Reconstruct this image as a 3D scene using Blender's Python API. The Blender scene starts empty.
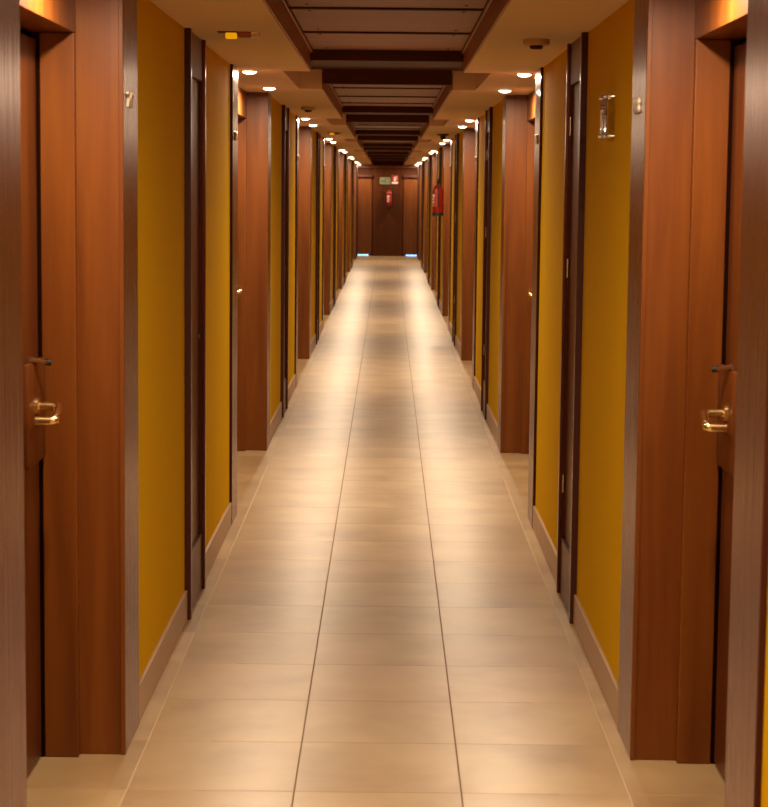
import bpy, bmesh, math, random
from mathutils import Matrix, Vector
random.seed(4)
S = bpy.context.scene
COL = S.collection

# ------------------------------------------------------------------ camera
F_PX, PITCH, YAW, ROLL = 1991.48, 0.1074, -0.0011, -0.0104
def camera_matrix():
    cy, sy = math.cos(YAW), math.sin(YAW)
    cp, sp = math.cos(PITCH), math.sin(PITCH)
    cr, sr = math.cos(ROLL), math.sin(ROLL)
    A = Matrix(((cy, 0, -sy), (0, 1, 0), (sy, 0, cy)))
    B = Matrix(((1, 0, 0), (0, cp, sp), (0, -sp, cp)))
    C = Matrix(((cr, -sr, 0), (sr, cr, 0), (0, 0, 1)))
    R = C @ B @ A                       # rows = camera right, up, forward in (x, up, forward)
    cols = []
    for i, sg in ((0, 1), (1, 1), (2, -1)):
        r = R[i]
        cols.append(Vector((r[0], r[2], r[1])) * sg)
    m = Matrix((cols[0], cols[1], cols[2])).transposed().to_4x4()
    m.translation = Vector((0.0138, 0.0, 1.65))
    return m
cam_data = bpy.data.cameras.new('camera')
cam_data.sensor_fit = 'HORIZONTAL'
cam_data.sensor_width = 36.0
cam_data.lens = F_PX / 768 * 36.0
cam_data.clip_end = 200
cam_data.dof.use_dof = True
cam_data.dof.focus_distance = 9.0
cam_data.dof.aperture_fstop = 11.0
cam = bpy.data.objects.new('camera', cam_data)
COL.objects.link(cam)
cam.matrix_world = camera_matrix()
S.camera = cam

# ------------------------------------------------------------------ world, exposure, lamp settings
w = bpy.data.worlds.new('world'); S.world = w; w.use_nodes = True
w.node_tree.nodes['Background'].inputs[0].default_value = (1.0, 0.72, 0.45, 1)
w.node_tree.nodes['Background'].inputs[1].default_value = 0.02
S.view_settings.view_transform = 'Standard'
S.view_settings.look = 'None'
S.view_settings.exposure = -0.1
S.view_settings.gamma = 1.0
S.view_settings.use_curve_mapping = False
S.cycles.max_bounces = 10
S.cycles.diffuse_bounces = 6
S.cycles.glossy_bounces = 5
S.cycles.sample_clamp_indirect = 3.0
LAMP_W = 25.0
LAMP_COL = (1.0, 0.78, 0.54)
LAMP_SPREAD = math.radians(180)

# ------------------------------------------------------------------ dimensions
TW = 0.737        # face of the corner strips
WW = 0.750        # face of the yellow wall
PW = 0.868        # face of header / inner casing
DW = 0.975        # face of the room doors
H = 2.236         # plaster soffit
TRAY = 0.39
SLOT = 0.525
STEP = 6.79
Y_BACK, Y_END = -3.6, 49.3

# ------------------------------------------------------------------ materials
def lin(c):
    return tuple((x / 12.92 if x <= .04045 else ((x + .055) / 1.055) ** 2.4) for x in c) + (1,)
class NT:
    def __init__(s, name):
        s.m = bpy.data.materials.new(name); s.m.use_nodes = True
        s.t = s.m.node_tree; s.b = s.t.nodes['Principled BSDF']
    def n(s, typ, **kw):
        nd = s.t.nodes.new(typ)
        for k, v in kw.items():
            if k.startswith('i_'):
                key = k[2:]
                nd.inputs[int(key) if key.isdigit() else key].default_value = v
            else: setattr(nd, k, v)
        return nd
    def l(s, a, b): s.t.links.new(a, b)
    def math(s, op, a, b=None):
        nd = s.n('ShaderNodeMath', operation=op)
        for i, v in enumerate((a, b)):
            if v is None: continue
            if isinstance(v, (int, float)): nd.inputs[i].default_value = v
            else: s.l(v, nd.inputs[i])
        return nd.outputs[0]
    def mix(s, fac, a, b, mode='MIX'):
        nd = s.n('ShaderNodeMix', data_type='RGBA', blend_type=mode)
        for i, v in ((0, fac), (6, a), (7, b)):
            if isinstance(v, (int, float)): nd.inputs[i].default_value = v
            elif isinstance(v, tuple): nd.inputs[i].default_value = v
            else: s.l(v, nd.inputs[i])
        return nd.outputs[2]
def flat(name, col, rough=.5, metal=0.0, noise=0.0, nscale=20, bump=0.0, coat=0.0, spec=.5):
    t = NT(name)
    t.b.inputs['Roughness'].default_value = rough
    t.b.inputs['Metallic'].default_value = metal
    t.b.inputs['Coat Weight'].default_value = coat
    t.b.inputs['Specular IOR Level'].default_value = spec
    tc = t.n('ShaderNodeTexCoord')
    nz = t.n('ShaderNodeTexNoise'); nz.inputs['Scale'].default_value = nscale; nz.inputs['Detail'].default_value = 5
    t.l(tc.outputs['Object'], nz.inputs['Vector'])
    a = lin(col); dk = tuple(x * (1 - noise) for x in a[:3]) + (1,)
    t.l(t.mix(nz.outputs[0], a, dk), t.b.inputs['Base Color'])
    if bump:
        bp = t.n('ShaderNodeBump'); bp.inputs['Strength'].default_value = bump; bp.inputs['Distance'].default_value = .002
        t.l(nz.outputs[0], bp.inputs['Height']); t.l(bp.outputs[0], t.b.inputs['Normal'])
    return t.m
def wood(name, c1, c2, rough=.32, axis='z', coat=.08, scale=1.0, spec=.28):
    t = NT(name)
    t.b.inputs['Specular IOR Level'].default_value = spec
    tc = t.n('ShaderNodeTexCoord'); mp = t.n('ShaderNodeMapping')
    oi = t.n('ShaderNodeObjectInfo')
    sc = {'z': (14, 14, .9), 'y': (14, .9, 14), 'x': (.9, 14, 14)}[axis]
    mp.inputs['Scale'].default_value = tuple(v * scale for v in sc)
    t.l(tc.outputs['Object'], mp.inputs['Vector'])
    comb = t.n('ShaderNodeCombineXYZ')
    t.l(t.math('MULTIPLY', oi.outputs['Random'], 37.0), comb.inputs[0])
    t.l(t.math('MULTIPLY', oi.outputs['Random'], 11.0), comb.inputs[2])
    t.l(comb.outputs[0], mp.inputs['Location'])
    n1 = t.n('ShaderNodeTexNoise'); n1.inputs['Scale'].default_value = 1.0; n1.inputs['Detail'].default_value = 6
    n1.inputs['Distortion'].default_value = .6
    t.l(mp.outputs[0], n1.inputs['Vector'])
    n2 = t.n('ShaderNodeTexNoise'); n2.inputs['Scale'].default_value = 9.0; n2.inputs['Detail'].default_value = 4
    t.l(mp.outputs[0], n2.inputs['Vector'])
    rp = t.n('ShaderNodeValToRGB'); rp.color_ramp.elements[0].position = .3; rp.color_ramp.elements[1].position = .72
    rp.color_ramp.elements[0].color = lin(c2); rp.color_ramp.elements[1].color = lin(c1)
    t.l(n1.outputs[0], rp.inputs[0])
    fine = t.mix(t.math('MULTIPLY', n2.outputs[0], .25), rp.outputs[0], lin(c2))
    t.l(fine, t.b.inputs['Base Color'])
    t.b.inputs['Roughness'].default_value = rough
    t.b.inputs['Coat Weight'].default_value = coat
    t.b.inputs['Coat Roughness'].default_value = .25
    return t.m
def bronze(name, col):
    t = NT(name)
    t.b.inputs['Metallic'].default_value = .75
    tc = t.n('ShaderNodeTexCoord'); mp = t.n('ShaderNodeMapping'); mp.inputs['Scale'].default_value = (160, 160, 1.2)
    t.l(tc.outputs['Object'], mp.inputs['Vector'])
    nz = t.n('ShaderNodeTexNoise'); nz.inputs['Scale'].default_value = 1; nz.inputs['Detail'].default_value = 3
    t.l(mp.outputs[0], nz.inputs['Vector'])
    a = lin(col); b = tuple(x * .86 for x in a[:3]) + (1,)
    t.l(t.mix(nz.outputs[0], a, b), t.b.inputs['Base Color'])
    mr = t.n('ShaderNodeMapRange'); mr.inputs[3].default_value = .22; mr.inputs[4].default_value = .34
    t.l(nz.outputs[0], mr.inputs[0]); t.l(mr.outputs[0], t.b.inputs['Roughness'])
    return t.m
def floor_mat():
    t = NT('glazed_floor_tile')
    tc = t.n('ShaderNodeTexCoord'); sp = t.n('ShaderNodeSeparateXYZ')
    t.l(tc.outputs['Object'], sp.inputs[0])
    u = t.math('DIVIDE', t.math('ADD', sp.outputs[0], 0.228 + 4.6), 0.460)
    v = t.math('DIVIDE', t.math('ADD', sp.outputs[1], -5.33 + 49.0 * .49), 0.490)
    def edge(c, size, wd):
        fr = t.math('FRACT', c)
        d = t.math('MULTIPLY', t.math('MINIMUM', fr, t.math('SUBTRACT', 1.0, fr)), size)
        mr = t.n('ShaderNodeMapRange'); mr.inputs[1].default_value = wd * .55; mr.inputs[2].default_value = wd
        mr.inputs[3].default_value = 1; mr.inputs[4].default_value = 0
        t.l(d, mr.inputs[0]); return mr.outputs[0]
    gu, gv = edge(u, .46, .0028), edge(v, .49, .0026)
    g = t.math('MAXIMUM', gu, gv)
    row = t.math('FLOOR', t.math('ADD', v, .5))
    strong = t.math('LESS_THAN', t.math('FRACT', t.math('ADD', t.math('DIVIDE', row, 7.0), 2.0 / 7.0)), .1)
    ids = t.n('ShaderNodeCombineXYZ'); t.l(t.math('FLOOR', u), ids.inputs[0]); t.l(t.math('FLOOR', v), ids.inputs[1])
    wn = t.n('ShaderNodeTexWhiteNoise', noise_dimensions='3D'); t.l(ids.outputs[0], wn.inputs['Vector'])
    # cloudy glaze, shifted tile by tile
    sh = t.n('ShaderNodeVectorMath', operation='MULTIPLY_ADD'); t.l(wn.outputs['Color'], sh.inputs[0])
    sh.inputs[1].default_value = (5, 5, 5); t.l(tc.outputs['Object'], sh.inputs[2])
    n1 = t.n('ShaderNodeTexNoise'); n1.inputs['Scale'].default_value = 2.4; n1.inputs['Detail'].default_value = 5; n1.inputs['Roughness'].default_value = .5; n1.inputs['Distortion'].default_value = .25
    t.l(sh.outputs[0], n1.inputs['Vector'])
    rp = t.n('ShaderNodeValToRGB')
    e = rp.color_ramp.elements; e[0].position = .25; e[1].position = .75
    e[0].color = lin((.56, .44, .30)); e[1].color = lin((.76, .65, .48))
    t.l(n1.outputs[0], rp.inputs[0])
    tint = t.mix(t.math('MULTIPLY', wn.outputs[0], .30), rp.outputs[0], lin((.60, .485, .36)))
    # outer joints beside the walls are filled with a paler grout
    ax = t.math('ABSOLUTE', sp.outputs[0])
    outer = t.math('GREATER_THAN', ax, .5)
    gcol = t.mix(outer, lin((.40, .31, .24)), lin((.74, .65, .52)))
    gf = t.math('MULTIPLY', g, t.math('MINIMUM', t.math('ADD', t.math('MULTIPLY', t.math('MAXIMUM', gu, strong), .35), .45), 1.0))
    t.l(t.mix(gf, tint, gcol), t.b.inputs['Base Color'])
    rr = t.n('ShaderNodeMapRange'); rr.inputs[3].default_value = .28; rr.inputs[4].default_value = .33
    t.l(n1.outputs[0], rr.inputs[0])
    t.l(t.math('ADD', rr.outputs[0], t.math('MULTIPLY', g, .4)), t.b.inputs['Roughness'])
    n3 = t.n('ShaderNodeTexNoise'); n3.inputs['Scale'].default_value = 14; n3.inputs['Detail'].default_value = 2
    t.l(tc.outputs['Object'], n3.inputs['Vector'])
    hgt = t.math('SUBTRACT', t.math('MULTIPLY', n3.outputs[0], .35), g)
    bp = t.n('ShaderNodeBump'); bp.inputs['Strength'].default_value = .25; bp.inputs['Distance'].default_value = .0008
    t.b.inputs['Specular IOR Level'].default_value = .36
    t.l(hgt, bp.inputs['Height']); t.l(bp.outputs[0], t.b.inputs['Normal'])
    return t.m
def emit(name, col, strength):
    t = NT(name)
    t.b.inputs['Base Color'].default_value = lin(col)
    t.b.inputs['Emission Color'].default_value = lin(col)
    t.b.inputs['Emission Strength'].default_value = strength
    return t.m
def glass(name, col, rough=.05, ior=1.45):
    t = NT(name)
    t.b.inputs['Base Color'].default_value = lin(col)
    t.b.inputs['Transmission Weight'].default_value = 1
    t.b.inputs['Roughness'].default_value = rough; t.b.inputs['IOR'].default_value = ior
    return t.m
M = dict(
    wood=wood('cherry_veneer', (.50, .28, .08), (.38, .185, .035), rough=.42),
    door=wood('door_veneer', (.42, .22, .06), (.31, .14, .028), rough=.42),
    darkwood=wood('dark_stained_wood', (.33, .17, .10), (.25, .12, .07), axis='x', rough=.6, coat=0),
    panel=wood('ceiling_board', (.64, .47, .35), (.58, .41, .30), axis='x', rough=.5, coat=0, scale=.5),
    tray=wood('tray_edge_wood', (.66, .41, .20), (.56, .33, .15), axis='y', rough=.4, coat=.1),
    cup=wood('cupboard_veneer', (.46, .30, .21), (.39, .25, .17), rough=.38, coat=.05),
    strip=bronze('brushed_bronze', (.49, .275, .165)),
    cupstrip=bronze('dark_bronze', (.38, .20, .13)),
    edge=flat('dark_brown_edge', (.26, .10, .06), .5, spec=.25),
    yellow=flat('mustard_wall_paint', (.88, .705, .05), .9, noise=.12, nscale=60, bump=.2, spec=.03),
    plaster=flat('cream_plaster', (.93, .86, .76), .8, noise=.05, nscale=8, spec=.2),
    base=flat('skirting_tile', (.74, .62, .49), .4, noise=.12, nscale=6),
    floor=floor_mat(),
    endshade=wood('unlit_end_veneer', (.34, .17, .05), (.26, .12, .03), rough=.6, coat=0, spec=.12),  # darker veneer colour carries the shade of the unlit end wall
    enddoor=wood('end_door_veneer', (.46, .25, .08), (.36, .18, .05), rough=.5, coat=0, spec=.2),
    roof=flat('dark_void', (.12, .08, .06), .9),
    chrome=flat('chrome', (.90, .88, .85), .25, 1),
    numsteel=flat('satin_number_steel', (.80, .74, .66), .6, .3),
    brass=flat('polished_brass', (1.0, .90, .66), .2, 1),
    black=flat('black_plastic', (.03, .03, .03), .4),
    grey=flat('beige_plastic', (.82, .70, .56), .5),
    lens=emit('lit_lamp_lens', (1, .88, .72), 18),
    amber=emit('lit_amber_lens', (.95, .66, .04), .75),
    clear=glass('clear_acrylic', (.95, .95, .92)),
    lock=flat('lock_case_bronze', (.42, .24, .12), .3, .35),
    red=flat('extinguisher_red', (.52, .065, .04), .3, coat=.4),
    white=flat('white_label', (.88, .86, .82), .5),
    green=flat('sign_green', (.10, .38, .18), .5),
    pale=flat('sign_pale', (.50, .52, .40), .5),
    signred=flat('sign_red', (.60, .18, .14), .5),
    gap=flat('door_gap_seal', (.10, .04, .03), .95, spec=0.0),
    rubber=flat('black_rubber', (.04, .035, .03), .6),
    day=emit('daylight_gap', (.55, .78, 1.0), 3.0),
    copper=flat('copper_strip', (.60, .36, .24), .35, .6),
)

# ------------------------------------------------------------------ helpers
def box(bm, x0, x1, y0, y1, z0, z1, bevel=0.0):
    x0, x1 = min(x0, x1), max(x0, x1); y0, y1 = min(y0, y1), max(y0, y1)
    r = bmesh.ops.create_cube(bm, size=1)
    vs = r['verts']
    for v in vs:
        v.co = Vector(((x0 + x1) / 2 + v.co.x * (x1 - x0), (y0 + y1) / 2 + v.co.y * (y1 - y0), (z0 + z1) / 2 + v.co.z * (z1 - z0)))
    if bevel:
        es = {e for v in vs for e in v.link_edges}
        bmesh.ops.bevel(bm, geom=list(es), offset=bevel, segments=2, affect='EDGES', profile=.5)
def lathe(bm, prof, c=(0, 0, 0), axis='z', n=32):
    """prof: list of (radius, height)."""
    rings = []
    for r, h in prof:
        ring = []
        for i in range(n):
            a = 2 * math.pi * i / n
            p = Vector((r * math.cos(a), r * math.sin(a), h))
            if axis == 'x': p = Vector((p.z, p.x, p.y))
            elif axis == 'y': p = Vector((p.x, p.z, p.y))
            ring.append(bm.verts.new(p + Vector(c)))
        rings.append(ring)
    for a, b in zip(rings, rings[1:]):
        for i in range(n):
            bm.faces.new((a[i], a[(i + 1) % n], b[(i + 1) % n], b[i]))
    bm.faces.new(rings[0]); bm.faces.new(rings[-1])
def tube(bm, pts, r, n=12):
    pts = [Vector(p) for p in pts]
    rings = []
    for i, p in enumerate(pts):
        d = (pts[min(i + 1, len(pts) - 1)] - pts[max(i - 1, 0)]).normalized()
        ref = Vector((0, 0, 1)) if abs(d.z) < .9 else Vector((1, 0, 0))
        a = d.cross(ref).normalized(); b = d.cross(a).normalized()
        rings.append([bm.verts.new(p + (a * math.cos(2 * math.pi * k / n) + b * math.sin(2 * math.pi * k / n)) * r) for k in range(n)])
    for a, b in zip(rings, rings[1:]):
        for i in range(n):
            bm.faces.new((a[i], a[(i + 1) % n], b[(i + 1) % n], b[i]))
    bm.faces.new(rings[0]); bm.faces.new(rings[-1])
def arc(a, b, c, n=6):
    a, b, c = Vector(a), Vector(b), Vector(c)
    return [a * (1 - t) ** 2 + b * 2 * t * (1 - t) + c * t * t for t in [i / n for i in range(n + 1)]]
def obj(name, bm, m, parent=None, smooth=False, loc=None):
    bmesh.ops.recalc_face_normals(bm, faces=bm.faces[:])
    me = bpy.data.meshes.new(name); bm.to_mesh(me); bm.free()
    me.materials.append(M[m] if isinstance(m, str) else m)
    if smooth:
        me.polygons.foreach_set('use_smooth', [True] * len(me.polygons))
        me.set_sharp_from_angle(angle=math.radians(35))
    o = bpy.data.objects.new(name, me); COL.objects.link(o)
    if loc: o.location = loc
    if parent: o.parent = parent
    return o
def tag(o, label=None, cat=None, group=None, kind=None):
    for k, v in (('label', label), ('category', cat), ('group', group), ('kind', kind)):
        if v: o[k] = v
    return o
def empty(name, loc, **kw):
    o = bpy.data.objects.new(name, None); COL.objects.link(o); o.location = loc
    o.empty_display_size = .1
    return tag(o, **kw)
def copy_tree(o, parent=None, name=None):
    c = o.copy(); COL.objects.link(c); c.parent = parent
    if name: c.name = name
    for ch in list(o.children): copy_tree(ch, c)
    return c
def part(name, m, parent, boxes, bevel=0.0, smooth=False):
    bm = bmesh.new()
    for b in boxes: box(bm, *b, bevel=bevel)
    return obj(name, bm, m, parent, smooth)
def text_mesh(name, s, size, m, parent, loc, rot, depth=.002, sx=1.0):
    cu = bpy.data.curves.new(name, 'FONT'); cu.body = s; cu.size = size; cu.extrude = depth
    cu.align_x = 'CENTER'; cu.align_y = 'CENTER'
    t = bpy.data.objects.new(name, cu); COL.objects.link(t)
    dg = bpy.context.evaluated_depsgraph_get()
    me = bpy.data.meshes.new_from_object(t.evaluated_get(dg))
    bpy.data.objects.remove(t)
    me.materials.clear(); me.materials.append(M[m])
    for v in me.vertices: v.co.x *= sx
    o = bpy.data.objects.new(name, me); COL.objects.link(o)
    o.parent = parent; o.location = loc; o.rotation_euler = rot
    return o
ORD = ['first', 'second', 'third', 'fourth', 'fifth', 'sixth', 'seventh', 'eighth']
SIDE = {-1: 'left', 1: 'right'}

# ------------------------------------------------------------------ structure: floor
bm = bmesh.new(); box(bm, -1.15, 1.15, Y_BACK - .1, Y_END + .1, -.08, 0)
tag(obj('floor', bm, 'floor'), 'cream glazed square floor tiles running down the hotel corridor', 'floor', kind='structure')

# alcove extents: (near, far) per bay
ALC = [(4.116, 5.668)] + [(10.0 + STEP * k, 12.458 + STEP * k) for k in range(6)]
FAR_STRIP, NEAR_STRIP = .33, .345
CUP = [(7.5 + STEP * k, 8.13 + STEP * k) for k in range(6)]

# yellow walls, one object a side, cut out for alcoves and cupboards
for s in (-1, 1):
    solid = []; y = Y_BACK
    gaps = sorted([(a - .021, b + .021) for a, b in ALC] + [(a + .02, b - .02) for a, b in CUP])
    for a, b in gaps:
        solid.append((y, a)); y = b
    solid.append((y, Y_END))
    bm = bmesh.new()
    for a, b in solid: box(bm, s * WW, s * 1.0, a, b, 0, H)
    tag(obj('wall_' + SIDE[s], bm, 'yellow'), 'mustard yellow painted wall along the %s of the corridor' % SIDE[s], 'wall', kind='structure')
    bm = bmesh.new()
    gaps = sorted([(a - NEAR_STRIP, b + FAR_STRIP) for a, b in ALC] + CUP)
    y = Y_BACK
    for a, b in gaps:
        box(bm, s * (WW - .011), s * (WW + .005), y, a, 0.0, .115, bevel=.003); y = b
    box(bm, s * (WW - .011), s * (WW + .005), y, Y_END, 0.0, .115, bevel=.003)
    tag(obj('baseboard_' + SIDE[s], bm, 'base'), 'tan tile skirting at the foot of the %s yellow wall' % SIDE[s], 'baseboard', kind='structure')
# outer shell behind the alcoves
for s in (-1, 1):
    bm = bmesh.new(); box(bm, s * 1.02, s * 1.12, Y_BACK, Y_END, 0, 2.5)
    tag(obj('wall_%s_outer' % SIDE[s], bm, 'roof'), 'hidden wall core behind the %s door alcoves' % SIDE[s], 'wall', kind='structure')
bm = bmesh.new(); box(bm, -1.02, 1.02, Y_BACK - .1, Y_BACK, 0, 2.45)
tag(obj('wall_back', bm, 'yellow'), 'mustard wall closing the corridor behind the viewer', 'wall', kind='structure')

# ------------------------------------------------------------------ structure: ceiling
SL = [(10.18 + STEP * k, 11.99 + STEP * k) for k in range(-2, 6)]
bm = bmesh.new()
for s in (-1, 1):
    box(bm, s * SLOT, s * 1.02, Y_BACK, Y_END, H, 2.36)
    y = Y_BACK
    for a, b in SL:
        if a > y: box(bm, s * TRAY, s * SLOT, y, a, H, 2.36)
        y = b
    box(bm, s * TRAY, s * SLOT, y, Y_END, H, 2.36)
bmesh.ops.remove_doubles(bm, verts=bm.verts, dist=1e-5)
tag(obj('ceiling', bm, 'plaster'), 'cream plaster ceiling margins either side of the timber tray', 'ceiling', kind='structure')
bm = bmesh.new(); box(bm, -1.02, 1.02, Y_BACK, Y_END, 2.40, 2.48)
tag(obj('ceiling_slab', bm, 'roof'), 'dark slab above the ceiling tray', 'ceiling', kind='structure')

ntrim = 0
def trim(label, loc, cat='trim', group=None):
    global ntrim
    ntrim += 1
    return empty('trim_%d' % ntrim, loc, label=label, cat=cat, group=group, kind='structure')
TRAYS = []
lo = Y_BACK
for a, b in SL:
    if a > lo: TRAYS.append((lo, a))
    lo = b
TRAYS.append((lo, Y_END))
tray_no = 0
for ti, (a, b) in enumerate(TRAYS):
    visible = b > 6
    if visible: tray_no += 1
    nm = ORD[min(tray_no - 1, 7)] if visible else 'overhead'
    t = trim('brown timber edging of the %s recessed ceiling tray' % (nm if visible else ('rearmost', 'overhead')[ti > 0]), (0, a, H), 'ceiling tray')
    L = b - a
    for s in (-1, 1):
        part('side_board', 'tray', t, [(s * (TRAY - .008), s * (TRAY - .0005), 0, L, .001, .104)], .001)
        part('edge_moulding', 'tray', t, [(s * (TRAY - .018), s * (TRAY - .0085), 0.02, L - .02, .088, .104)], .002)
    # boards lying in the tray
    if ti < 2: continue
    if ti == 2: cuts = [a + .03, 6.56, 7.74, 8.92, b - .10]
    else: cuts = [c for c in (a + .03, a + 1.79, a + 3.05, a + 4.2, b - .10) if c < b]
    if ti == len(TRAYS) - 1: cuts = [a + .03, a + 1.3, b - .02]
    part('batten', 'darkwood', t, [(-TRAY + .019, TRAY - .019, c - a - .016, c - a + .016, .094, .1055) for c in cuts[1:-1]], .002)
    for i, (p, q) in enumerate(zip(cuts, cuts[1:])):
        if ti == 4 and i == 1:          # black air grille sits here instead
            q = p + .62
        bm = bmesh.new()
        box(bm, -TRAY + .020, TRAY - .020, .008, q - p - .008, 0, .012, bevel=.002)
        bmats = obj('ceiling_panel', bm, 'panel', loc=(0, p, 2.338))
        tag(bmats, 'pinkish brown ceiling panel, %s from the camera in the %s tray' % (ORD[i], nm), 'ceiling panel', 'ceiling panels in the timber trays')
        if visible:
            for sx in (-1, 1):
                for yy in (.14, (q - p) - .14):
                    bm = bmesh.new(); lathe(bm, [(.006, 0), (.006, .003)], n=12)
                    obj('screw', bm, 'edge', bmats, loc=(sx * .30, yy, -.003))
# cross beams at both ends of every slot
for k, (a, b) in enumerate(SL):
    lab = ORD[k - 2] if k >= 2 else ('rearmost', 'overhead')[k]
    t = trim('pair of dark cross beams at the %s ceiling slot' % lab, (0, a, H), 'beam')
    part('near_beam', 'darkwood', t, [(-TRAY + .0065, TRAY - .0065, -.10, .36, .049, .115)], .002)
    part('far_beam', 'darkwood', t, [(-TRAY + .0065, TRAY - .0065, b - a - .03, b - a + .03, .030, .135)], .002)
    part('slot_lid', 'darkwood', t, [(-SLOT, SLOT, .0, b - a, .116, .13)])

# ------------------------------------------------------------------ door alcoves
def lin_alcove(s, near, far, label):
    """wooden lining of one alcove, origin at its near end on the floor."""
    L = far - near
    t = trim(label, (0, near, 0), 'door alcove')
    g = .0
    # returns (the wood faces looking along the corridor)
    part('side_panel', 'wood', t, [(s * (TW + .004), s * (DW + .02), L, L + .02, 0, H)], .002)
    part('panel_edge', 'wood', t, [(s * (TW - .001), s * (TW + .012), L - .004, L + .012, 0, H)], .0015)
    part('side_panel', 'wood', t, [(s * (TW + .004), s * (DW + .02), -.02, 0, 0, H)], .002)
    part('corner_strip', 'strip', t, [(s * TW, s * (WW + .01), L + .0125, L + FAR_STRIP, 0, H)], .0015)
    part('corner_strip', 'strip', t, [(s * TW, s * (WW + .01), -NEAR_STRIP, -.0205, 0, H)], .0015)
    part('strip_edge', 'edge', t, [(s * (TW + .001), s * (WW + .01), L + FAR_STRIP + .0005, L + FAR_STRIP + .006, 0, H)])
    part('strip_edge', 'edge', t, [(s * (TW + .001), s * (WW + .01), -NEAR_STRIP - .006, -NEAR_STRIP - .0005, 0, H)])
    # header across the whole alcove, and the wall piece between the doors
    part('header', 'wood', t, [(s * PW, s * 1.0, 0.001, L - .001, 2.075, H)], .002)
    if L > 2: mid = (.985, L - .985)
    else: mid = (0.001, L - .985)
    part('back_panel', 'wood', t, [(s * PW, s * 1.0, mid[0], mid[1], 0, 2.0745)], .002)
    return t
def room_door(s, y, d, name, label):
    """hinged door; y = latch-side inner face of its casing, d = +1 when the hinge side is nearer the camera."""
    t = empty(name, (0, y, 0), label=label, cat='door', kind='structure')
    f = lambda v: -d * v                      # distance from the latch casing towards the hinges
    bm = bmesh.new()
    box(bm, s * PW, s * .9655, f(-.034), f(0.0), 0, 2.0745, bevel=.003)        # latch jamb
    box(bm, s * PW, s * (DW + .02), f(.92), f(.95), 0, 2.0745, bevel=.003)          # hinge jamb
    obj('door_frame', bm, 'wood', t)
    part('door_stop', 'black', t, [(s * (DW + .024), s * (DW + .04), f(-.02), f(.94), 0, 2.07)])
    leaf = part('door_leaf', 'door', t, [(s * DW, s * (DW + .022), f(.002), f(.91), .006, 2.055)], .003)
    # lock case
    bm = bmesh.new()
    box(bm, s * (DW - .020), s * DW, f(.003), f(.26), .880, 1.165, bevel=.006)
    case = obj('lock_case', bm, 'door', t, smooth=True)
    part('seal_strip', 'gap', t, [(s * .966, s * (DW + .018), f(-.034), f(-.002), 0, 2.07)])
    bm = bmesh.new()
    tube(bm, [(s * .959, f(.205), 1.176), (s * .937, f(.105), 1.160)], .0065, 14)
    obj('key_cylinder', bm, 'chrome', case, smooth=True)
    bm = bmesh.new()
    tube(bm, [(s * .9365, f(.100), 1.160), (s * .924, f(.094), 1.158)], .0095, 16)
    obj('turn_knob', bm, 'black', case, smooth=True)
    # lever handle: neck, grip, return
    bm = bmesh.new()
    lathe(bm, [(.024, 0), (.024, -s * .007), (.018, -s * .010)], (s * (DW - .020), f(.155), 1.042), 'x', 24)
    obj('handle_rose', bm, 'brass', t, smooth=True)
    x0, x1 = DW - .028, .893
    bm = bmesh.new()
    pts = [(s * x0, f(.155), 1.042), (s * (x1 + .012), f(.155), 1.042)]
    pts += arc((s * (x1 + .012), f(.155), 1.042), (s * x1, f(.157), 1.042), (s * (x1 - .002), f(.170), 1.040))[1:]
    pts += [(s * (x1 - .013), f(.288), 1.020)]
    pts += arc((s * (x1 - .013), f(.288), 1.031), (s * (x1 - .014), f(.300), 1.018), (s * (x1 - .002), f(.301), 1.018))[1:]
    pts += [(s * .932, f(.302), 1.018)]
    tube(bm, pts, .0118, 14)
    obj('lever_handle', bm, 'brass', t, smooth=True)
    return t
ndoor = 0
proto = {}
for s in (-1, 1):
    sd = SIDE[s]
    for k, (a, b) in enumerate(ALC):
        lab = 'cherry wood lined door alcove with bronze corner strips, %s on the %s' % (ORD[k], sd)
        if k <= 1:
            al = lin_alcove(s, a, b, lab); proto[(s, 'alc')] = al
        else:
            ntrim += 1
            al = copy_tree(proto[(s, 'alc')], name='trim_%d' % ntrim)
            al.location.y = a; al['label'] = lab
        for far in ((1,) if k == 0 else (1, 0)):
            ndoor += 1
            lab = 'brown wooden room door in the %s half of the %s alcove on the %s' % ('far' if far else 'near', ORD[k], sd)
            if k == 0: lab = 'brown wooden room door in the closest alcove on the %s, lever handle showing' % sd
            y = b - .034 if far else a + .034
            key = (s, far)
            if key not in proto:
                proto[key] = room_door(s, y, 1 if far else -1, 'door_%d' % ndoor, lab)
            else:
                d = copy_tree(proto[key], name='door_%d' % ndoor); d.location.y = y; d['label'] = lab

# room numbers on the bronze strips
def numerals(s, txt, y, label):
    t = empty('room_number', (s * TW, y, 1.895), label=label, cat='room number')
    rot = (math.pi / 2, 0, math.pi / 2 if s < 0 else -math.pi / 2)
    for i, ch in enumerate(txt):
        off = (i - (len(txt) - 1) / 2) * .046
        text_mesh('digit', ch, .066, 'numsteel', t, (-s * .004, off * (1 if s < 0 else -1), 0), rot, .004, 1.15)
    return t
numerals(-1, '212', 5.80, 'small chrome room number on the nearest left bronze strip')
numerals(1, '208', 5.86, 'small chrome room number on the nearest right bronze strip')
for k in range(1, 4):
    for s in (-1, 1):
        numerals(s, str(212 + 2 * k * (1 if s < 0 else -1)), ALC[k][0] - .2,
                 'tiny chrome room number on the bronze strip before the %s alcove, %s side' % (ORD[k], SIDE[s]))

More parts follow.
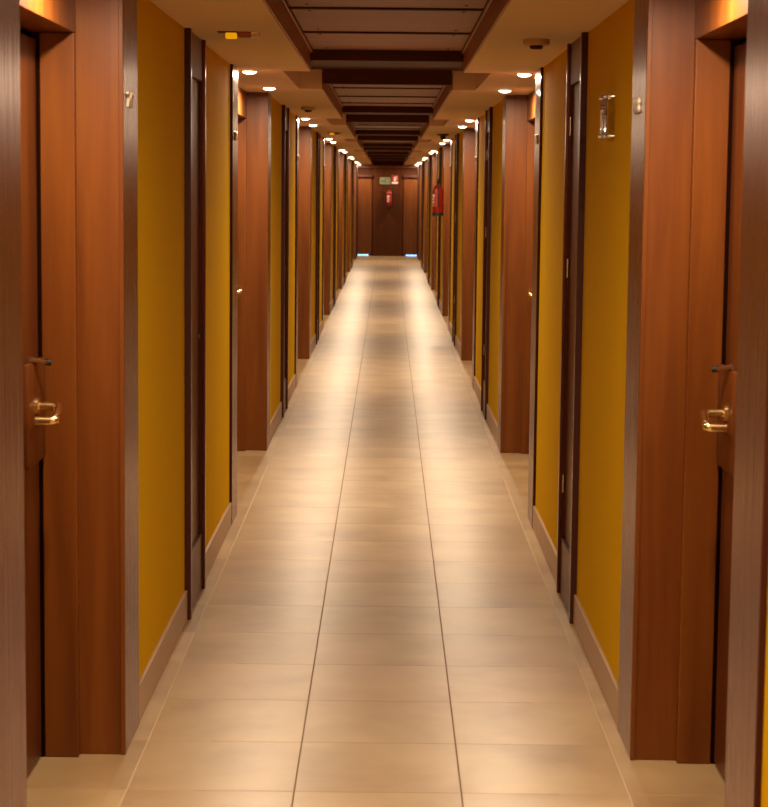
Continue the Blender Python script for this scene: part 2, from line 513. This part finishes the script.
# ------------------------------------------------------------------ service cupboards set in the yellow walls
def cupboard(s, a, b, name, label):
    L = b - a
    t = empty(name, (0, a, 0), label=label, cat='cupboard door', kind='structure')
    st = .045
    # frame: two stiles, top and bottom fixed panels
    bm = bmesh.new()
    box(bm, s * (TW - .011), s * (WW + .03), .004, st, 0, H, bevel=.002)
    box(bm, s * (TW - .011), s * (WW + .03), L - st, L - .004, 0, H, bevel=.002)
    obj('frame', bm, 'cupstrip', t)
    part('frame_edge', 'edge', t, [(s * (TW - .010), s * (WW + .01), -.002, .0035, 0, H), (s * (TW - .010), s * (WW + .01), L - .0035, L + .002, 0, H)])
    part('top_panel', 'cup', t, [(s * (TW + .002), s * (WW + .03), st + .001, L - st - .001, 2.07, H)], .002)
    part('bottom_panel', 'cup', t, [(s * (TW + .002), s * (WW + .03), st + .001, L - st - .001, 0.0, .232)], .002)
    part('shadow_gap', 'black', t, [(s * (WW + .005), s * (WW + .03), st + .001, L - st - .001, .233, 2.069)])
    leaf = part('door_leaf', 'cup', t, [(s * (TW + .016), s * (WW + .004), st + .004, L - st - .004, .240, 2.062)], .002)
    hy = st + .002 if s < 0 else L - st - .002
    for z in (.42, 1.30, 1.87):
        bm = bmesh.new(); lathe(bm, [(.006, 0), (.006, .075)], n=14)
        obj('hinge', bm, 'brass' if s < 0 else 'chrome', t, smooth=True, loc=(s * (TW + .006), hy, z))
    ly = L - st - .05 if s < 0 else st + .05
    bm = bmesh.new(); lathe(bm, [(.009, 0), (.009, -s * .004)], (0, 0, 0), 'x', 18)
    obj('lock', bm, 'chrome', t, loc=(s * (TW + .0095), ly, 1.05))
    return t
for s in (-1, 1):
    for k, (a, b) in enumerate(CUP):
        ndoor += 1
        lab = 'narrow brown service cupboard door floor to ceiling, %s along the %s yellow wall' % (ORD[k], SIDE[s])
        if k == 0: proto[(s, 'cup')] = cupboard(s, a, b, 'door_%d' % ndoor, lab)
        else:
            c = copy_tree(proto[(s, 'cup')], name='door_%d' % ndoor); c.location.y = a; c['label'] = lab

# ------------------------------------------------------------------ end of the corridor
bm = bmesh.new(); box(bm, -1.02, 1.02, Y_END, Y_END + .1, 0, 2.45)
tag(obj('wall_end', bm, 'endshade'), 'veneered wall closing the corridor end, shade put into its colour', 'wall', kind='structure')
t = trim('veneered centre panel and soffit board on the end wall', (0, Y_END, 0), 'wall panel')
part('centre_panel', 'endshade', t, [(-.36, .36, -.05, -.001, 0, 2.16)], .003)
part('top_board', 'wood', t, [(-.752, .752, -.10, -.001, 2.165, H - .001)], .003)
for s in (-1, 1):
    ndoor += 1
    d = empty('door_%d' % ndoor, (s * .56, Y_END, 0), label='orange wood door at the %s of the corridor end, daylight under it' % SIDE[s], cat='door', kind='structure')
    part('door_leaf', 'enddoor', d, [(-.17, .17, -.03, -.001, .05, 1.93)], .003)
    part('side_cladding', 'endshade', t, [(s * (TW + .002), s * (WW - .0005), -2.45, -.002, .0, H - .002)], .002)
    part('transom_bar', 'edge', d, [(-.19, .19, -.10, -.001, 1.93, 1.99)], .002)
    part('daylight_gap', 'day', d, [(-.17 if s < 0 else -.10, .10 if s < 0 else .17, -.02, -.002, .010, .034)])

# ------------------------------------------------------------------ downlights
def downlight(x, y, label):
    t = empty('downlight', (x, y, H), label=label, cat='ceiling light', group='recessed downlights along the ceiling margins')
    bm = bmesh.new()
    n = 32; ring = [(.046, 0.0), (.046, -.004), (.040, -.006), (.036, -.003), (.036, 0.0)]
    rs = [[bm.verts.new((r * math.cos(2 * math.pi * i / n), r * math.sin(2 * math.pi * i / n), h)) for i in range(n)] for r, h in ring]
    for p, q in zip(rs, rs[1:]):
        for i in range(n): bm.faces.new((p[i], p[(i + 1) % n], q[(i + 1) % n], q[i]))
    obj('bezel', bm, 'chrome', t, smooth=True)
    bm = bmesh.new(); lathe(bm, [(.0355, -.001), (.0350, -.007), (.031, -.012), (.022, -.016), (.010, -.018)], n=32)
    obj('lens', bm, 'lens', t, smooth=True)
    ld = bpy.data.lights.get('downlight_lamp')
    if not ld:
        ld = bpy.data.lights.new('downlight_lamp', 'AREA'); ld.shape = 'DISK'; ld.size = .066
        ld.energy = LAMP_W; ld.color = LAMP_COL; ld.spread = LAMP_SPREAD
    lo = bpy.data.objects.new('lamp', ld); COL.objects.link(lo); lo.parent = t; lo.location = (0, 0, -.021)
    return t
pd = None
LY = [(10.16 + STEP * k, 'near') for k in range(-2, 6)] + [(11.83 + STEP * k, 'far') for k in range(-2, 6)] + [(48.75, 'end')]  # the last pair is added to light the end wall
for s in (-1, 1):
    for y, wh in sorted(LY):
        k = int((y - 3) // STEP)
        if wh == 'end': lab = 'small extra downlight added to light the end wall, %s side' % SIDE[s]
        elif y < 4: lab = 'round downlight overhead outside the view, %s side, %s one' % (SIDE[s], 'nearer %d' % int(y + 10))
        else: lab = 'glowing round downlight at the %s end of the %s alcove, %s side' % (wh, ORD[min(k, 7)], SIDE[s])
        if pd is None: pd = downlight(s * .692, y, lab)
        else:
            c = copy_tree(pd); c.location = (s * .692, y, H); c['label'] = lab

# ------------------------------------------------------------------ small ceiling items
def detector(x, y, label):
    t = empty('smoke_detector', (x, y, H), label=label, cat='smoke detector')
    bm = bmesh.new(); lathe(bm, [(.052, 0), (.052, -.018), (.046, -.024)], n=36); obj('base', bm, 'grey', t, smooth=True)
    bm = bmesh.new(); lathe(bm, [(.026, -.0245), (.026, -.033), (.020, -.038)], n=28); obj('sensor', bm, 'edge', t, smooth=True)
    return t
detector(.585, 7.88, 'beige smoke detector with dark sensor on the right ceiling before the second alcove')
detector(-.575, 14.6, 'beige smoke detector on the left ceiling beyond the second alcove')
def emergency(x, y, label):
    t = empty('emergency_light', (x, y, H), label=label, cat='emergency light', group='amber emergency lights')
    part('mounting_plate', 'edge', t, [(-.075, .0, -.03, .03, -.004, 0)], .001)
    part('amber_lens', 'amber', t, [(-.045, -.002, -.024, .024, -.026, -.0045)], .005)
    part('copper_bar', 'copper', t, [(.0, .05, -.02, .02, -.022, 0)], .003)
    part('clear_cap', 'clear', t, [(.052, .085, -.024, .024, -.024, 0)], .004)
emergency(-.565, 7.66, 'small amber lensed emergency light on the left ceiling before the second alcove')
emergency(-.565, 7.66 + 2 * STEP, 'tiny amber emergency light further along the left ceiling')
t = empty('ceiling_speaker', (.59, 21.4, H), label='black flared ceiling device on the right above the row of doors', cat='ceiling device')
bm = bmesh.new(); lathe(bm, [(.062, 0), (.062, -.012), (.035, -.022)], n=32); obj('flange', bm, 'black', t, smooth=True)
bm = bmesh.new(); lathe(bm, [(.032, -.0225), (.024, -.055), (.018, -.06)], n=24); obj('body', bm, 'black', t, smooth=True)
# black grille between the boards of the third tray
gy = TRAYS[4][0] + 1.79 + .62
t = empty('air_grille', (0, gy, 2.335), label='long black air grille set across the third ceiling tray', cat='air vent')
part('grille_frame', 'black', t, [(-.35, .35, .01, .03, 0, .014), (-.35, .35, .60, .62, 0, .014), (-.365, -.35, .01, .62, 0, .014), (.35, .365, .01, .62, 0, .014)])
part('slats', 'black', t, [(-.349, .349, .05 + i * .055, .075 + i * .055, .002, .012) for i in range(10)])
for sx in (-1, 1):
    bm = bmesh.new(); lathe(bm, [(.02, -.002), (.02, -.012)], n=16); obj('end_glint', bm, 'chrome', t, loc=(sx * .32, .02, 0))  # bright discs stand in for reflections at the grille ends

# ------------------------------------------------------------------ acrylic plaque
t = empty('wall_plaque', (WW, 6.63, 1.893), label='clear acrylic plaque with the digit 5 on the right yellow wall', cat='sign')
part('acrylic_plate', 'clear', t, [(-.031, -.026, -.09, .09, -.074, .074)], .001)
for yy in (-.078, .078):
    for zz in (-.064, .064):
        bm = bmesh.new(); lathe(bm, [(.006, -.001), (.006, -.034), (.004, -.037)], (0, 0, 0), 'x', 16)
        obj('standoff', bm, 'chrome', t, smooth=True, loc=(0, yy, zz))
text_mesh('digit', '5', .115, 'white', t, (-.0338, .02, -.020), (math.pi / 2, 0, -math.pi / 2), .0014, 1.7)
part('number_ground', 'pale', t, [(-.0258, -.0245, -.02, .06, -.062, -.045)])

# ------------------------------------------------------------------ fire extinguishers and signs
def extinguisher(loc, wall, label, gauge=True):
    """wall: unit vector from the cylinder towards its wall."""
    t = empty('fire_extinguisher', loc, label=label, cat='fire extinguisher')
    R = .072
    bm = bmesh.new(); lathe(bm, [(R * .9, .03), (R, .045), (R, .34), (R * .85, .375), (R * .5, .40), (.02, .41), (.02, .425)], n=32)
    body = obj('cylinder', bm, 'red', t, smooth=True)
    bm = bmesh.new(); lathe(bm, [(R * .92, 0), (R * 1.01, .004), (R * 1.01, .044), (R * .93, .046)], n=32); obj('base_ring', bm, 'rubber', t, smooth=True)
    # paper label wrapped over the side away from the wall
    bm = bmesh.new()
    wv = Vector(wall); ca = math.atan2(-wv.y, -wv.x)
    if abs(wv.x) > .5: ca = math.atan2(-.8, -wv.x * .9)
    prev = None
    for i in range(13):
        a = ca + (-.9 + 1.8 * i / 12)
        p = [bm.verts.new(((R + .0012) * math.cos(a), (R + .0012) * math.sin(a), z)) for z in (.12, .30)]
        if prev: bm.faces.new((prev[0], p[0], p[1], prev[1]))
        prev = p
    lb = obj('label', bm, 'signred', t, smooth=True)
    bm = bmesh.new()
    for z0, z1, w0, w1 in ((.25, .285, -.7, .1), (.21, .235, -.7, -.1), (.17, .19, -.7, 0), (.13, .15, -.7, -.2)):
        prev = None
        for i in range(7):
            a = ca + w0 + (w1 - w0) * i / 6
            p = [bm.verts.new(((R + .0022) * math.cos(a), (R + .0022) * math.sin(a), z)) for z in (z0, z1)]
            if prev: bm.faces.new((prev[0], p[0], p[1], prev[1]))
            prev = p
    obj('printed_lines', bm, 'white', lb)
    bm = bmesh.new(); lathe(bm, [(.02, .4255), (.024, .43), (.024, .455), (.015, .46)], n=20)
    v = obj('valve', bm, 'black', t, smooth=True)
    side = Vector((-wv.y, wv.x, 0))
    for nm, z0, z1 in (('lever', .462, .485), ('carry_handle', .45, .452)):
        bm = bmesh.new()
        p = side * .01; q = side * .085
        tube(bm, [(p.x, p.y, z0), (q.x, q.y, z1)], .007, 10)
        obj(nm, bm, 'black', t, smooth=True)
    bm = bmesh.new()
    p = -side
    hp = arc((p.x * .02, p.y * .02, .445), (p.x * .10, p.y * .10, .46), (p.x * .085, p.y * .085, .30), 8)
    hp += arc(hp[-1], (p.x * .082, p.y * .082, .20), (p.x * .082, p.y * .082, .12), 5)[1:]
    tube(bm, hp, .008, 10); obj('hose', bm, 'rubber', t, smooth=True)
    bm = bmesh.new()
    c = wv * (R + .004)
    box(bm, c.x - (.004 if abs(wv.x) > .5 else .03), c.x + (.004 if abs(wv.x) > .5 else .03),
        c.y - (.004 if abs(wv.y) > .5 else .03), c.y + (.004 if abs(wv.y) > .5 else .03), .28, .42)
    obj('wall_bracket', bm, 'chrome', t)
    return t
extinguisher((.674, 26.56, 1.30), (1, 0, 0), 'red fire extinguisher hung on the right wall beyond the fourth alcove')
extinguisher((.035, Y_END - .055 - .077, 1.20), (0, 1, 0), 'small red fire extinguisher hung on the dark end wall')

t = empty('exit_sign', (-.07, Y_END - .051, 1.845), label='pale green exit sign with a running figure on the end wall', cat='sign')
part('sign_plate', 'pale', t, [(-.13, .13, -.02, 0, -.085, .085)], .004)
bm = bmesh.new()
def poly(bm, pts, y0, y1):
    a = [bm.verts.new((x, y0, z)) for x, z in pts]; b = [bm.verts.new((x, y1, z)) for x, z in pts]
    bm.faces.new(a); bm.faces.new(b[::-1]); n = len(pts)
    for i in range(n): bm.faces.new((a[i], b[i], b[(i + 1) % n], a[(i + 1) % n]))
poly(bm, [(-.02, .02), (.01, .03), (.025, .0), (.01, -.02), (-.01, -.015)], -.0235, -.0205)
poly(bm, [(.0, -.02), (.012, -.02), (.03, -.045), (.02, -.06), (.012, -.045)], -.0235, -.0205)
poly(bm, [(-.012, -.012), (.0, -.02), (-.02, -.04), (-.05, -.045), (-.05, -.035), (-.025, -.03)], -.0235, -.0205)
poly(bm, [(-.10, -.008), (-.07, .02), (-.07, .006), (-.035, .006), (-.035, -.02), (-.07, -.02), (-.07, -.035)], -.0235, -.0205)
poly(bm, [(.045, .06), (.1, .06), (.1, -.065), (.088, -.065), (.088, .05), (.045, .05)], -.0235, -.0205)
box(bm, .004, .024, -.0235, -.0205, .036, .056)
obj('running_figure', bm, 'green', t)
t = empty('fire_sign', (.17, Y_END - .051, 1.875), label='red and white fire extinguisher pictogram sign on the end wall', cat='sign')
part('sign_plate', 'signred', t, [(-.085, .085, -.006, 0, -.11, .11)], .002)
part('sign_band', 'white', t, [(-.075, .075, -.009, -.0065, -.10, -.055)])
bm = bmesh.new()
poly(bm, [(-.02, -.04), (.02, -.04), (.02, .045), (.008, .06), (.008, .075), (-.008, .075), (-.008, .06), (-.02, .045)], -.009, -.0065)
poly(bm, [(.008, .065), (.04, .08), (.052, .05), (.052, .0), (.044, .0), (.044, .05), (.036, .068), (.012, .058)], -.009, -.0065)
obj('pictogram', bm, 'white', t)
